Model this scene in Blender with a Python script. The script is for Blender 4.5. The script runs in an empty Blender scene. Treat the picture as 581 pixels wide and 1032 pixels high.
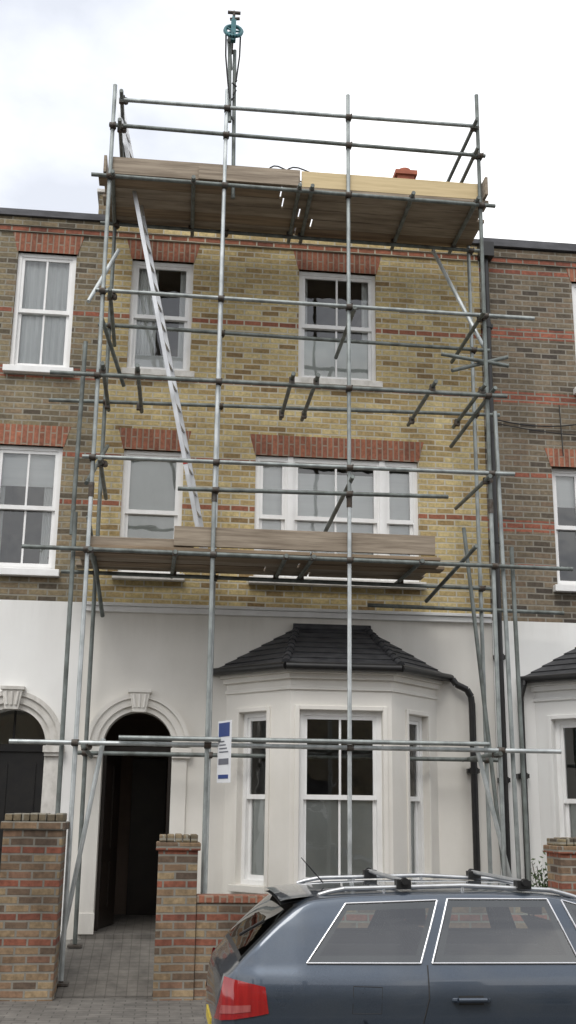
import bpy, bmesh, math, random
import numpy as np
from mathutils import Matrix, Vector
random.seed(7)
S=bpy.context.scene
COL=S.collection

# ------------------------------------------------------------------ materials
def newmat(name):
    m=bpy.data.materials.new(name); m.use_nodes=True
    nt=m.node_tree; b=nt.nodes['Principled BSDF']
    return m,nt,b
def N(nt,t,**k):
    n=nt.nodes.new(t)
    for a,v in k.items(): setattr(n,a,v)
    return n
def math_(nt,op,a,b=None,c=None):
    n=N(nt,'ShaderNodeMath',operation=op)
    for i,v in enumerate((a,b,c)):
        if v is None: continue
        if isinstance(v,bpy.types.NodeSocket): nt.links.new(v,n.inputs[i])
        else: n.inputs[i].default_value=v
    return n.outputs[0]
def mix(nt,f,a,b,mode='MIX'):
    n=N(nt,'ShaderNodeMix',data_type='RGBA',blend_type=mode)
    def s(i,v):
        if isinstance(v,bpy.types.NodeSocket): nt.links.new(v,n.inputs[i])
        else: n.inputs[i].default_value=(v if isinstance(v,(int,float)) else (v[0],v[1],v[2],1))
    s(0,f);s(6,a);s(7,b)
    return n.outputs[2]
def ramp(nt,f,stops):
    n=N(nt,'ShaderNodeValToRGB'); cr=n.color_ramp
    while len(cr.elements)<len(stops): cr.elements.new(.5)
    for e,(p,c) in zip(cr.elements,stops):
        e.position=p; e.color=(c,c,c,1) if isinstance(c,(int,float)) else (c[0],c[1],c[2],1)
    nt.links.new(f,n.inputs[0]); return n.outputs[0]
def noise(nt,vec,scale,detail=4,rough=.55):
    n=N(nt,'ShaderNodeTexNoise'); n.inputs['Scale'].default_value=scale
    n.inputs['Detail'].default_value=detail; n.inputs['Roughness'].default_value=rough
    nt.links.new(vec,n.inputs['Vector']); return n.outputs[0]
def mapping(nt,sc):
    g=N(nt,'ShaderNodeNewGeometry'); mp=N(nt,'ShaderNodeMapping')
    mp.inputs['Scale'].default_value=sc; nt.links.new(g.outputs['Position'],mp.inputs['Vector'])
    return mp.outputs[0]
def bump(nt,b,h,st=.3,dist=.01):
    n=N(nt,'ShaderNodeBump'); n.inputs['Strength'].default_value=st; n.inputs['Distance'].default_value=dist
    nt.links.new(h,n.inputs['Height']); nt.links.new(n.outputs[0],b.inputs['Normal'])

def surf(name,c1,c2=None,rough=.7,metal=0,sc=(3,3,3),bm=.15,spread=(.35,.65),spec=.5,coat=0,bd=.01):
    m,nt,b=newmat(name)
    c2=c2 or tuple(x*.75 for x in c1)
    v=mapping(nt,sc); f=noise(nt,v,1,6,.6)
    r=ramp(nt,f,[(spread[0],c2),(spread[1],c1)])
    nt.links.new(r,b.inputs['Base Color'])
    b.inputs['Roughness'].default_value=rough; b.inputs['Metallic'].default_value=metal
    b.inputs['Specular IOR Level'].default_value=spec
    b.inputs['Coat Weight'].default_value=coat
    if bm: bump(nt,b,f,bm,bd)
    return m

def brick(name,stops,mortar,red=((.33,.105,.062),(.21,.07,.045)),bands=(),w=.225,h=.075,vertical=False,grime=.35):
    m,nt,b=newmat(name)
    g=N(nt,'ShaderNodeNewGeometry'); sp=N(nt,'ShaderNodeSeparateXYZ'); nt.links.new(g.outputs['Position'],sp.inputs[0])
    u=math_(nt,'ADD',sp.outputs[0],sp.outputs[1]); v=sp.outputs[2]
    u=math_(nt,'ADD',u,40.0)
    wn=noise(nt,g.outputs['Position'],2.5,2)
    v2=math_(nt,'ADD',v,math_(nt,'MULTIPLY',math_(nt,'SUBTRACT',wn,.5),.02))
    if vertical: u,v2=v2,u
    cb=N(nt,'ShaderNodeCombineXYZ'); nt.links.new(u,cb.inputs[0]); nt.links.new(v2,cb.inputs[1])
    bt=N(nt,'ShaderNodeTexBrick'); bt.offset=.5; bt.offset_frequency=2
    nt.links.new(cb.outputs[0],bt.inputs['Vector'])
    bt.inputs['Scale'].default_value=1; bt.inputs['Mortar Size'].default_value=.011
    bt.inputs['Mortar Smooth'].default_value=.3
    bt.inputs['Brick Width'].default_value=w; bt.inputs['Row Height'].default_value=h
    row=math_(nt,'FLOOR',math_(nt,'DIVIDE',v2,h))
    off=math_(nt,'SUBTRACT',.5,math_(nt,'FRACT',math_(nt,'MULTIPLY',row,.5)))
    bn=math_(nt,'FLOOR',math_(nt,'ADD',math_(nt,'DIVIDE',u,w),off))
    c2=N(nt,'ShaderNodeCombineXYZ'); nt.links.new(bn,c2.inputs[0]); nt.links.new(row,c2.inputs[1])
    wnz=N(nt,'ShaderNodeTexWhiteNoise',noise_dimensions='2D'); nt.links.new(c2.outputs[0],wnz.inputs['Vector'])
    rnd=wnz.outputs['Value']
    col=ramp(nt,rnd,stops)
    if bands:
        rc=ramp(nt,rnd,[(0,red[1]),(1,red[0])])
        mask=None
        for (z,hw) in bands:
            c=math_(nt,'COMPARE',v2,z,hw)
            mask=c if mask is None else math_(nt,'MAXIMUM',mask,c)
        col=mix(nt,math_(nt,'MULTIPLY',mask,.92),col,rc)
    n1=noise(nt,g.outputs['Position'],22,4)
    col=mix(nt,.6,col,mix(nt,1,col,ramp(nt,n1,[(.3,.55),(.7,1.45)]),'MULTIPLY'))
    col=mix(nt,bt.outputs['Fac'],col,mortar)
    mp=mapping(nt,(1.1,1.1,.45)); n2=noise(nt,mp,1,6,.65)
    col=mix(nt,1,col,ramp(nt,n2,[(.3,1-grime),(.62,1.08)]),'MULTIPLY')
    nt.links.new(col,b.inputs['Base Color']); b.inputs['Roughness'].default_value=.92
    hgt=math_(nt,'SUBTRACT',math_(nt,'MULTIPLY',n1,.4),bt.outputs['Fac'])
    bump(nt,b,hgt,.55,.010)
    return m

ZB=[(9.04,.037),(7.91,.037),(7.09,.037),(6.04,.037),(5.44,.037)]
M_brickY=brick('yellow_stock_brick',[(0,(.22,.145,.065)),(.14,(.36,.26,.115)),(.45,(.47,.365,.17)),(.8,(.55,.445,.225)),(1,(.40,.29,.135))],(.50,.46,.36),bands=ZB,grime=.30)
M_brickL=brick('sooty_stock_brick',[(0,(.09,.072,.052)),(.3,(.18,.145,.09)),(.65,(.27,.22,.13)),(1,(.21,.15,.095))],(.28,.26,.21),bands=[(9.04,.037),(7.91,.037),(7.09,.075),(6.04,.037),(5.44,.037)],grime=.4)
M_brickR=brick('brown_stock_brick',[(0,(.065,.053,.043)),(.3,(.14,.11,.073)),(.7,(.215,.17,.115)),(1,(.17,.12,.08))],(.25,.23,.19),bands=[(9.04,.037),(8.89,.037),(7.99,.075),(7.09,.075),(6.04,.037),(5.36,.075),(4.84,.037)],grime=.4)
M_brickW=brick('garden_wall_brick',[(0,(.11,.08,.06)),(.35,(.25,.16,.095)),(.6,(.35,.26,.15)),(1,(.24,.13,.085))],(.27,.25,.21),bands=[(1.465,.037),(1.165,.037),(.865,.037),(.635,.037)],grime=.6)
M_lintel=brick('red_rubbed_brick',[(0,(.23,.09,.055)),(.5,(.35,.135,.078)),(1,(.28,.11,.07))],(.32,.24,.18),w=.3,h=.07,vertical=True,grime=.4)

def render_mat(name,c1,c2,dirt):
    m,nt,b=newmat(name)
    v=mapping(nt,(1.0,1.0,.7)); f=noise(nt,v,1,7,.62)
    c=ramp(nt,f,[(.25,c2),(.6,c1)])
    v2=mapping(nt,(5,5,.6)); f2=noise(nt,v2,1,7,.7)
    g=N(nt,'ShaderNodeNewGeometry'); sp=N(nt,'ShaderNodeSeparateXYZ'); nt.links.new(g.outputs['Position'],sp.inputs[0])
    low=N(nt,'ShaderNodeMapRange'); low.inputs['From Min'].default_value=1.3; low.inputs['From Max'].default_value=.3
    nt.links.new(sp.outputs[2],low.inputs[0])
    hi=N(nt,'ShaderNodeMapRange'); hi.inputs['From Min'].default_value=3.6; hi.inputs['From Max'].default_value=4.15
    nt.links.new(sp.outputs[2],hi.inputs[0])
    st=ramp(nt,f2,[(.42,0.0),(.8,1.0)])
    k=math_(nt,'MULTIPLY',math_(nt,'ADD',math_(nt,'MULTIPLY',low.outputs[0],.6),math_(nt,'MULTIPLY',hi.outputs[0],.28)),math_(nt,'ADD',math_(nt,'MULTIPLY',st,.6),.12))
    k=math_(nt,'MINIMUM',math_(nt,'ADD',k,math_(nt,'MULTIPLY',st,.03)),.8)
    c=mix(nt,k,c,dirt)
    nt.links.new(c,b.inputs['Base Color']); b.inputs['Roughness'].default_value=.85
    f3=noise(nt,mapping(nt,(30,30,30)),1,4); bump(nt,b,math_(nt,'ADD',f,math_(nt,'MULTIPLY',f3,.3)),.15,.01)
    return m
M_render=render_mat('white_render',(.77,.745,.695),(.68,.655,.60),(.30,.28,.23))
M_renderL=render_mat('fresh_white_render',(.82,.82,.80),(.76,.75,.73),(.36,.34,.30))
M_stone=surf('painted_stone',(.70,.68,.64),(.50,.48,.44),.8,sc=(8,8,5),bm=.2)
M_white=surf('white_gloss_paint',(.87,.87,.86),(.80,.795,.78),.4,sc=(6,6,3),bm=.03)
M_slate=surf('slate',(.045,.046,.05),(.018,.018,.021),.6,sc=(7,7,9),bm=.5)
M_lead=surf('lead_coping',(.10,.10,.11),(.045,.045,.05),.7,sc=(3,3,8),bm=.3)
M_black=surf('black_iron',(.010,.010,.011),(.017,.016,.015),.4,sc=(9,9,9),bm=.1)
M_door=surf('dark_door_paint',(.030,.022,.018),(.018,.014,.012),.35,sc=(4,4,4),bm=.05)
M_room=surf('room_wall',(.30,.28,.24),(.22,.20,.17),.9,sc=(1,1,1),bm=0)
M_hall=surf('hall_wall',(.24,.18,.14),(.16,.12,.09),.8,sc=(1,1,1),bm=0)
M_blind=surf('window_blind',(.90,.91,.91),(.84,.85,.85),.9,sc=(.6,.6,12),bm=0)
M_frost_refl=surf('frosted_film_and_reflection',(.66,.68,.66),(.54,.56,.54),.45,sc=(2,2,1),bm=0)  # frosted film; on one window its colour also paints in pale reflections
M_asph=surf('asphalt',(.06,.06,.06),(.035,.035,.036),.9,sc=(14,14,14),bm=.5)
M_terra=surf('terracotta',(.38,.12,.07),(.25,.08,.05),.85,sc=(6,6,6),bm=.2)
M_tubeA=surf('galvanised_tube',(.38,.41,.40),(.22,.24,.235),.5,.5,sc=(9,9,5),bm=.1)
M_tubeB=surf('weathered_tube',(.21,.235,.225),(.11,.12,.11),.6,.4,sc=(9,9,5),bm=.1)
M_tubeC=surf('bright_tube',(.60,.63,.63),(.38,.41,.41),.45,.5,sc=(9,9,5),bm=.1)
M_coup=surf('rusty_coupler',(.13,.12,.11),(.07,.05,.035),.7,.4,sc=(20,20,20),bm=.2)
M_boardD=surf('brown_scaffold_board',(.30,.225,.15),(.16,.115,.075),.85,sc=(1.2,16,16),bm=.3)  # darker brown than the other boards, used for most deck planks
M_boardG=surf('weathered_scaffold_board',(.36,.30,.23),(.19,.15,.11),.85,sc=(1.5,9,26),bm=.3)
M_boardY=surf('new_plywood',(.62,.49,.28),(.50,.39,.21),.7,sc=(1.5,9,26),bm=.1)
M_alu=surf('ladder_aluminium',(.62,.63,.64),(.48,.49,.50),.35,.7,sc=(9,9,3),bm=.05)
M_teal=surf('teal_gin_wheel',(.04,.15,.17),(.025,.09,.10),.5,.2,sc=(20,20,20),bm=.1)
M_rope=surf('rope',(.05,.05,.05),(.03,.03,.03),.9,sc=(60,60,60),bm=.2)
M_signw=surf('sign_white',(.75,.76,.78),(.70,.71,.73),.5,sc=(3,3,3),bm=0)
M_signb=surf('sign_blue',(.03,.06,.22),(.025,.05,.18),.5,sc=(3,3,3),bm=0)
M_signr=surf('sign_grey_print',(.16,.17,.20),(.12,.12,.15),.5,sc=(3,3,3),bm=0)
M_redp=surf('red_plastic',(.45,.03,.02),(.35,.02,.02),.5,sc=(3,3,3),bm=0)
M_soil=surf('garden_concrete',(.22,.21,.19),(.11,.105,.095),.9,sc=(3,3,3),bm=.3)
M_leaf=surf('leaf',(.07,.11,.03),(.03,.055,.018),.6,sc=(20,20,20),bm=0)
M_bark=surf('stem',(.10,.07,.05),(.06,.04,.03),.9,sc=(20,20,20),bm=0)

def tiles(name,c1,c2,mort,w,h,off=.5,ms=.006):
    m,nt,b=newmat(name)
    g=N(nt,'ShaderNodeNewGeometry')
    bt=N(nt,'ShaderNodeTexBrick'); bt.offset=off; nt.links.new(g.outputs['Position'],bt.inputs['Vector'])
    bt.inputs['Scale'].default_value=1; bt.inputs['Brick Width'].default_value=w; bt.inputs['Row Height'].default_value=h
    bt.inputs['Mortar Size'].default_value=ms
    bt.inputs['Color1'].default_value=(*c1,1); bt.inputs['Color2'].default_value=(*c2,1); bt.inputs['Mortar'].default_value=(*mort,1)
    n=noise(nt,g.outputs['Position'],5,6,.65)
    c=mix(nt,1,bt.outputs['Color'],ramp(nt,n,[(.3,.6),(.7,1.15)]),'MULTIPLY')
    nt.links.new(c,b.inputs['Base Color']); b.inputs['Roughness'].default_value=.85
    bump(nt,b,math_(nt,'SUBTRACT',math_(nt,'MULTIPLY',n,.3),bt.outputs['Fac']),.4,.008)
    return m
M_pave=tiles('paving_slabs',(.17,.157,.14),(.135,.125,.112),(.09,.083,.074),.2,.1)
M_tile=tiles('path_tiles',(.165,.152,.135),(.148,.137,.122),(.11,.10,.088),.10,.10,0,.005)
M_kerb=surf('kerb_granite',(.30,.29,.28),(.2,.195,.19),.85,sc=(10,10,10),bm=.3)
M_yline=surf('road_paint',(.75,.75,.72),(.5,.5,.48),.8,sc=(10,10,10),bm=.2)

def glass(name,tint=(1,1,1),extra=.10,rough=0.01,wob=.25):
    m=bpy.data.materials.new(name); m.use_nodes=True; nt=m.node_tree; nt.nodes.clear()
    o=N(nt,'ShaderNodeOutputMaterial'); mx=N(nt,'ShaderNodeMixShader'); t=N(nt,'ShaderNodeBsdfTransparent'); gl=N(nt,'ShaderNodeBsdfGlossy')
    t.inputs[0].default_value=(*tint,1); gl.inputs['Roughness'].default_value=rough
    fr=N(nt,'ShaderNodeFresnel'); fr.inputs[0].default_value=1.5
    g=N(nt,'ShaderNodeNewGeometry'); nz=noise(nt,g.outputs['Position'],2.2,2)
    bp=N(nt,'ShaderNodeBump'); bp.inputs['Strength'].default_value=wob; bp.inputs['Distance'].default_value=.02
    nt.links.new(nz,bp.inputs['Height']); nt.links.new(bp.outputs[0],gl.inputs['Normal'])
    f=math_(nt,'MINIMUM',math_(nt,'ADD',fr.outputs[0],extra),1.0)
    nt.links.new(f,mx.inputs[0]); nt.links.new(t.outputs[0],mx.inputs[1]); nt.links.new(gl.outputs[0],mx.inputs[2])
    nt.links.new(mx.outputs[0],o.inputs[0]); return m
M_glass=glass('window_glass',(.96,.98,.97),.08)

def net():
    m,nt,b=newmat('net_curtain')
    v=mapping(nt,(22,22,.6)); n=noise(nt,v,1,3)
    nt.links.new(ramp(nt,n,[(.3,(.70,.71,.70)),(.7,(.90,.91,.90))]),b.inputs['Base Color'])
    b.inputs['Roughness'].default_value=.95
    return m
M_net=net()

# ------------------------------------------------------------------ mesh builder
class MB:
    def __init__(s,M=None): s.v=[];s.f=[];s.m=[];s.sm=[];s.M=M or Matrix.Identity(4)
    def add(s,vs,fs,mi=0,smooth=False,M=None):
        M=M or s.M; o=len(s.v)
        s.v+= [tuple(M@Vector(p)) for p in vs]
        for f in fs: s.f.append(tuple(o+i for i in f)); s.m.append(mi); s.sm.append(smooth)
    def box(s,x0,x1,y0,y1,z0,z1,mi=0,M=None):
        vs=[(x0,y0,z0),(x1,y0,z0),(x1,y1,z0),(x0,y1,z0),(x0,y0,z1),(x1,y0,z1),(x1,y1,z1),(x0,y1,z1)]
        s.add(vs,[(0,3,2,1),(4,5,6,7),(0,1,5,4),(1,2,6,5),(2,3,7,6),(3,0,4,7)],mi,False,M)
    def quad(s,a,b,c,d,mi=0,M=None): s.add([a,b,c,d],[(0,1,2,3)],mi,False,M)
    def prism_z(s,poly,z0,z1,mi=0,M=None):
        n=len(poly); vs=[(x,y,z0) for x,y in poly]+[(x,y,z1) for x,y in poly]
        fs=[tuple(range(n))[::-1],tuple(range(n,2*n))]+[(i,(i+1)%n,n+(i+1)%n,n+i) for i in range(n)]
        s.add(vs,fs,mi,False,M)
    def prism_y(s,poly,y0,y1,mi=0,M=None):
        n=len(poly); vs=[(x,y0,z) for x,z in poly]+[(x,y1,z) for x,z in poly]
        fs=[tuple(range(n)),tuple(range(n,2*n))[::-1]]+[(i,n+i,n+(i+1)%n,(i+1)%n) for i in range(n)]
        s.add(vs,fs,mi,False,M)
    def tube(s,p,q,r=.0242,mi=0,n=10,M=None,r2=None):
        p=Vector(p);q=Vector(q);d=(q-p); 
        if d.length<1e-6: return
        d.normalize(); a=d.orthogonal().normalized(); b=d.cross(a); r2=r if r2 is None else r2
        vs=[];
        for c,rr in ((p,r),(q,r2)):
            for i in range(n):
                t=2*math.pi*i/n; vs.append(tuple(c+a*rr*math.cos(t)+b*rr*math.sin(t)))
        s.add(vs,[(i,(i+1)%n,n+(i+1)%n,n+i) for i in range(n)],mi,True,M)
        s.add(vs,[tuple(range(n))[::-1],tuple(range(n,2*n))],mi,False,M)
    def path(s,pts,r,mi=0,n=8,M=None):
        for a,b in zip(pts[:-1],pts[1:]): s.tube(a,b,r,mi,n,M)
    def ring(s,cx,cz,r0,r1,y0,y1,a0,a1,n,mi=0,M=None):
        for i in range(n):
            t0=a0+(a1-a0)*i/n; t1=a0+(a1-a0)*(i+1)/n
            P=lambda r,t:(cx+r*math.cos(t),cz+r*math.sin(t))
            a,b,c,d=P(r0,t0),P(r1,t0),P(r1,t1),P(r0,t1)
            s.quad((a[0],y0,a[1]),(b[0],y0,b[1]),(c[0],y0,c[1]),(d[0],y0,d[1]),mi,M)
            s.quad((b[0],y0,b[1]),(b[0],y1,b[1]),(c[0],y1,c[1]),(c[0],y0,c[1]),mi,M)
            s.quad((a[0],y0,a[1]),(d[0],y0,d[1]),(d[0],y1,d[1]),(a[0],y1,a[1]),mi,M)
    def build(s,name,mats,parent=None,bevel=0,fixn=False):
        me=bpy.data.meshes.new(name); me.from_pydata(s.v,[],s.f)
        for m in mats: me.materials.append(m)
        for i,p in enumerate(me.polygons): p.material_index=s.m[i]; p.use_smooth=s.sm[i]
        if fixn:
            bm=bmesh.new(); bm.from_mesh(me); bmesh.ops.recalc_face_normals(bm,faces=bm.faces); bm.to_mesh(me); bm.free()
        me.update()
        o=bpy.data.objects.new(name,me); COL.objects.link(o)
        if parent: o.parent=parent
        if bevel:
            b=o.modifiers.new('bevel','BEVEL'); b.width=bevel; b.segments=2; b.limit_method='ANGLE'
        return o
def empty(name):
    e=bpy.data.objects.new(name,None); COL.objects.link(e); return e
def frame2d(p,q):
    a=math.atan2(q[1]-p[1],q[0]-p[0])
    return Matrix.Translation((p[0],p[1],0))@Matrix.Rotation(a,4,'Z')

def panel(mb,u0,u1,z0,z1,ops,mi=0,M=None,y=0,depth=.11,reveal=True):
    us=sorted({u0,u1,*[o[0] for o in ops],*[o[1] for o in ops]}); zs=sorted({z0,z1,*[o[2] for o in ops],*[o[3] for o in ops]})
    for a,b in zip(us[:-1],us[1:]):
        for c,d in zip(zs[:-1],zs[1:]):
            um,zm=(a+b)/2,(c+d)/2
            if any(o[0]<um<o[1] and o[2]<zm<o[3] for o in ops): continue
            mb.quad((a,y,c),(b,y,c),(b,y,d),(a,y,d),mi,M)
    if reveal:
        for o in ops:
            if len(o)>4: continue
            a,b,c,d=o[:4]; e=y+depth
            mb.quad((a,y,c),(a,y,d),(a,e,d),(a,e,c),mi,M); mb.quad((b,y,c),(b,e,c),(b,e,d),(b,y,d),mi,M)
            mb.quad((a,y,d),(b,y,d),(b,e,d),(a,e,d),mi,M); mb.quad((a,y,c),(a,e,c),(b,e,c),(b,y,c),mi,M)

WM=[M_white,M_glass,M_net,M_frost_refl,M_room,M_blind]
def window(mb,a,b,c,d,bars=(1,1),cover=None,M=None,y=.10,room=True,fr=.05,lift=0):
    w=fr
    mb.box(a,a+w,y,y+.09,c,d,0,M); mb.box(b-w,b,y,y+.09,c,d,0,M)
    mb.box(a+w,b-w,y+.002,y+.09,d-w,d,0,M); mb.box(a+w,b-w,y-.01,y+.09,c,c+w*.9,0,M)
    ia,ib,ic,id_=a+w,b-w,c+w*.9,d-w; mid=(ic+id_)/2
    st=.04
    def sash(z0,z1,yy,nb):
        mb.box(ia,ia+st,yy,yy+.035,z0,z1,0,M); mb.box(ib-st,ib,yy,yy+.035,z0,z1,0,M)
        mb.box(ia+st,ib-st,yy+.001,yy+.034,z1-st,z1,0,M); mb.box(ia+st,ib-st,yy+.001,yy+.034,z0,z0+st*1.3,0,M)
        for k in range(nb):
            xc=ia+(ib-ia)*(k+1)/(nb+1); mb.box(xc-.012,xc+.012,yy+.004,yy+.03,z0+st,z1-st,0,M)
        t=random.uniform(-.004,.004)
        mb.quad((ia+st/2,yy+.02,z0+st/2),(ib-st/2,yy+.02+t,z0+st/2),(ib-st/2,yy+.02,z1-st/2),(ia+st/2,yy+.02-t,z1-st/2),1,M)
    sash(mid-.02,id_,y+.015,bars[0]); sash(ic+lift,mid+.02+lift,y+.052,bars[1])
    cy=y+.13
    if cover:
        for kind,(u0,u1,v0,v1) in cover:
            U0=ia+(ib-ia)*u0;U1=ia+(ib-ia)*u1;V0=ic+(id_-ic)*v0;V1=ic+(id_-ic)*v1
            if kind=='net':
                n=36; vs=[];
                for i in range(n+1):
                    x=U0+(U1-U0)*i/n; yy=cy-.01+.012*math.sin(i*1.3)+.006*math.sin(i*2.9+1)
                    vs+=[(x,yy,V0),(x,yy,V1)]
                mb.add(vs,[(2*i,2*i+2,2*i+3,2*i+1) for i in range(n)],2,True,M)
            elif kind=='blind': mb.quad((U0,cy-.035,V0),(U1,cy-.035,V0),(U1,cy-.035,V1),(U0,cy-.035,V1),5,M)
            elif kind=='frost_refl': mb.quad((U0,y+.088,V0),(U1,y+.088,V0),(U1,y+.088,V1),(U0,y+.088,V1),3,M)
    if room:
        e=y+1.8; s=y+.088; A,B,Cc,D=a-.02,b+.02,c-.02,d+.02
        mb.quad((A,e,Cc),(B,e,Cc),(B,e,D),(A,e,D),4,M)
        mb.quad((A,s,Cc),(A,e,Cc),(A,e,D),(A,s,D),4,M); mb.quad((B,s,Cc),(B,e,Cc),(B,e,D),(B,s,D),4,M)
        mb.quad((A,s,D),(B,s,D),(B,e,D),(A,e,D),4,M); mb.quad((A,s,Cc),(B,s,Cc),(B,e,Cc),(A,e,Cc),4,M)

def sill(mb,a,b,z,M=None,h=.085,ex=.06,pr=.09,mi=0):
    mb.box(a-ex,b+ex,-pr,.12,z-h,z-.002,mi,M)
def lintel(mb,a,b,z,h=.27,M=None,y=-.004):
    fl=.07
    mb.prism_y([(a-.01,z),(b+.01,z),(b+.01+fl,z+h),(a-.01-fl,z+h)],y,.05,0,M)

def arch_fill(mb,cx,r,zs,zt,y,depth,zb,mi=0,n=24):
    for i in range(n):
        t0=math.pi*i/n;t1=math.pi*(i+1)/n
        x0,z0=cx+r*math.cos(t0),zs+r*math.sin(t0); x1,z1=cx+r*math.cos(t1),zs+r*math.sin(t1)
        mb.quad((x1,y,z1),(x0,y,z0),(x0,y,zt),(x1,y,zt),mi)
        mb.quad((x1,y,z1),(x1,y+depth,z1),(x0,y+depth,z0),(x0,y,z0),mi)
    for s in (-1,1):
        mb.quad((cx+s*r,y,zb),(cx+s*r,y,zs),(cx+s*r,y+depth,zs),(cx+s*r,y+depth,zb),mi)

def door_surround(parent,cx,r,zs,zb,mat,y=-.02):
    mb=MB()
    for r0,r1,pr in ((r-.003,r+.06,.035),(r+.06,r+.145,.065),(r+.145,r+.195,.09)):
        mb.ring(cx,zs,r0,r1,y-pr,y+.01,0,math.pi,28)
    for s in (-1,1):
        a,b=sorted((cx+s*(r-.02),cx+s*(r+.22)))
        mb.box(a,b,y-.10,y+.02,zs-.09,zs-.015); mb.box(a+.015,b-.015,y-.075,y+.02,zs-.13,zs-.09)
        a,b=sorted((cx+s*(r-.003),cx+s*(r+.17)))
        mb.box(a,b,y-.035,y+.01,zb,zs-.13)
        mb.box(a-.01,b+.01,y-.05,y+.01,zb,zb+.22)
    mb.prism_y([(cx-.075,zs+r-.02),(cx+.075,zs+r-.02),(cx+.115,zs+r+.20),(cx-.115,zs+r+.20)],y-.13,y+.0)
    mb.box(cx-.135,cx+.135,y-.15,y,zs+r+.20,zs+r+.24)
    for k in range(3): mb.tube((cx-.05+.05*k,y-.135,zs+r+.03),(cx-.07+.07*k,y-.135,zs+r+.18),.018,0,6)
    return mb.build('door_surround',[mat],parent,.004)

# ------------------------------------------------------------------ bay
def bay(parent,dx,mat,covers):
    P=[(-.74+dx,0),(-.06+dx,-.80),(1.08+dx,-.80),(1.80+dx,0)]
    wb=MB();wn=MB();tr=MB()
    zt,z0=3.30,.25
    for k in range(3):
        M=frame2d(P[k],P[k+1]); L=(Vector(P[k+1])-Vector(P[k])).length
        if k==1: a,b=.105,L-.105
        elif k==0: a,b=.24*L,.66*L
        else: a,b=.34*L,.76*L
        panel(wb,0,L,z0,zt,[(a,b,1.06,2.94)],0,M,0,.12)
        window(wn,a,b,1.06,2.94,(1,1) if k==1 else (0,0),covers[k],M,y=.07,room=False,fr=.055)
        tr.box(a-.06,b+.06,-.07,.10,.985,1.058,0,M)
        tr.box(a-.055,a-.003,-.02,.03,1.06,2.99,0,M); tr.box(b+.003,b+.055,-.02,.03,1.06,2.99,0,M)
        tr.box(a-.003,b+.003,-.021,.03,2.942,2.99,0,M)
    wb.build('bay_wall',[mat],parent); wn.build('bay_windows',WM,parent)
    def off(e): return [(P[0][0]-e*1.0,-.001),(P[1][0]-e*.45,P[1][1]-e),(P[2][0]+e*.45,P[2][1]-e),(P[3][0]+e*1.0,-.001)]
    tr.prism_z(off(.025),3.16,3.20); tr.prism_z(off(.05),3.28,3.34); tr.prism_z(off(.09),3.34,3.385)
    tr.prism_z(off(.04),.25,.62)
    tr.build('bay_trim',[mat],parent,.006)
    rm=MB(); x0,x1=P[0][0]+.02,P[3][0]-.02
    rm.quad((x0,2.5,.3),(x1,2.5,.3),(x1,2.5,3.28),(x0,2.5,3.28)); rm.quad((x0,.02,.3),(x0,2.5,.3),(x0,2.5,3.28),(x0,.02,3.28)); rm.quad((x1,.02,.3),(x1,2.5,.3),(x1,2.5,3.28),(x1,.02,3.28))
    q=[P[0],P[1],P[2],P[3],(x1,2.5),(x0,2.5)]
    rm.add([(a,b,3.27) for a,b in q],[tuple(range(6))]); rm.add([(a,b,.6) for a,b in q],[tuple(range(6))])
    rm.build('bay_room',[M_room],parent)
    E=off(.17); R=[(.10+dx,-.012),(.94+dx,-.012)]; ez,rz=3.43,3.98
    rf=MB()
    rf.prism_z(off(.16),3.386,3.43,0)
    def slope(a,b,c2,d2,rows=7):
        for i in range(rows):
            t0,t1=i/rows,(i+1)/rows
            L=lambda p,q,t:Vector(p).lerp(Vector(q),t)
            A0,A1=L(a,d2,t0),L(a,d2,t1); B0,B1=L(b,c2,t0),L(b,c2,t1)
            n=(Vector(b)-Vector(a)).cross(Vector(d2)-Vector(a)).normalized()
            if n.z<0:n=-n
            h=n*.014
            rf.add([tuple(A0+h),tuple(B0+h),tuple(B1+h*.15),tuple(A1+h*.15),tuple(A0),tuple(B0)],[(0,1,2,3),(4,5,1,0)],0)
    E3=[(*e,ez) for e in E]; R3=[(*r,rz) for r in R]
    slope(E3[0],E3[1],R3[0],R3[0]); slope(E3[1],E3[2],R3[1],R3[0]); slope(E3[2],E3[3],R3[1],R3[1])
    for a,b in ((E3[1],R3[0]),(E3[2],R3[1])):
        a=Vector(a);b=Vector(b); n=9
        for i in range(n):
            p=a.lerp(b,i/n);q=a.lerp(b,(i+.93)/n); rf.tube(p+Vector((0,0,.012)),q+Vector((0,0,.004)),.048,1,8,r2=.04)
    rf.tube((R3[0][0]-.05,-.03,rz),(R3[1][0]+.05,-.03,rz),.05,1,8)
    rf.path([(E3[0][0],-.03,3.42),(E3[1][0],E3[1][1]-.02,3.40),(E3[2][0],E3[2][1]-.02,3.40),(E3[3][0],-.03,3.42)],.045,2,8)
    rf.build('bay_roof',[M_slate,M_slate,M_black],parent)

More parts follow.
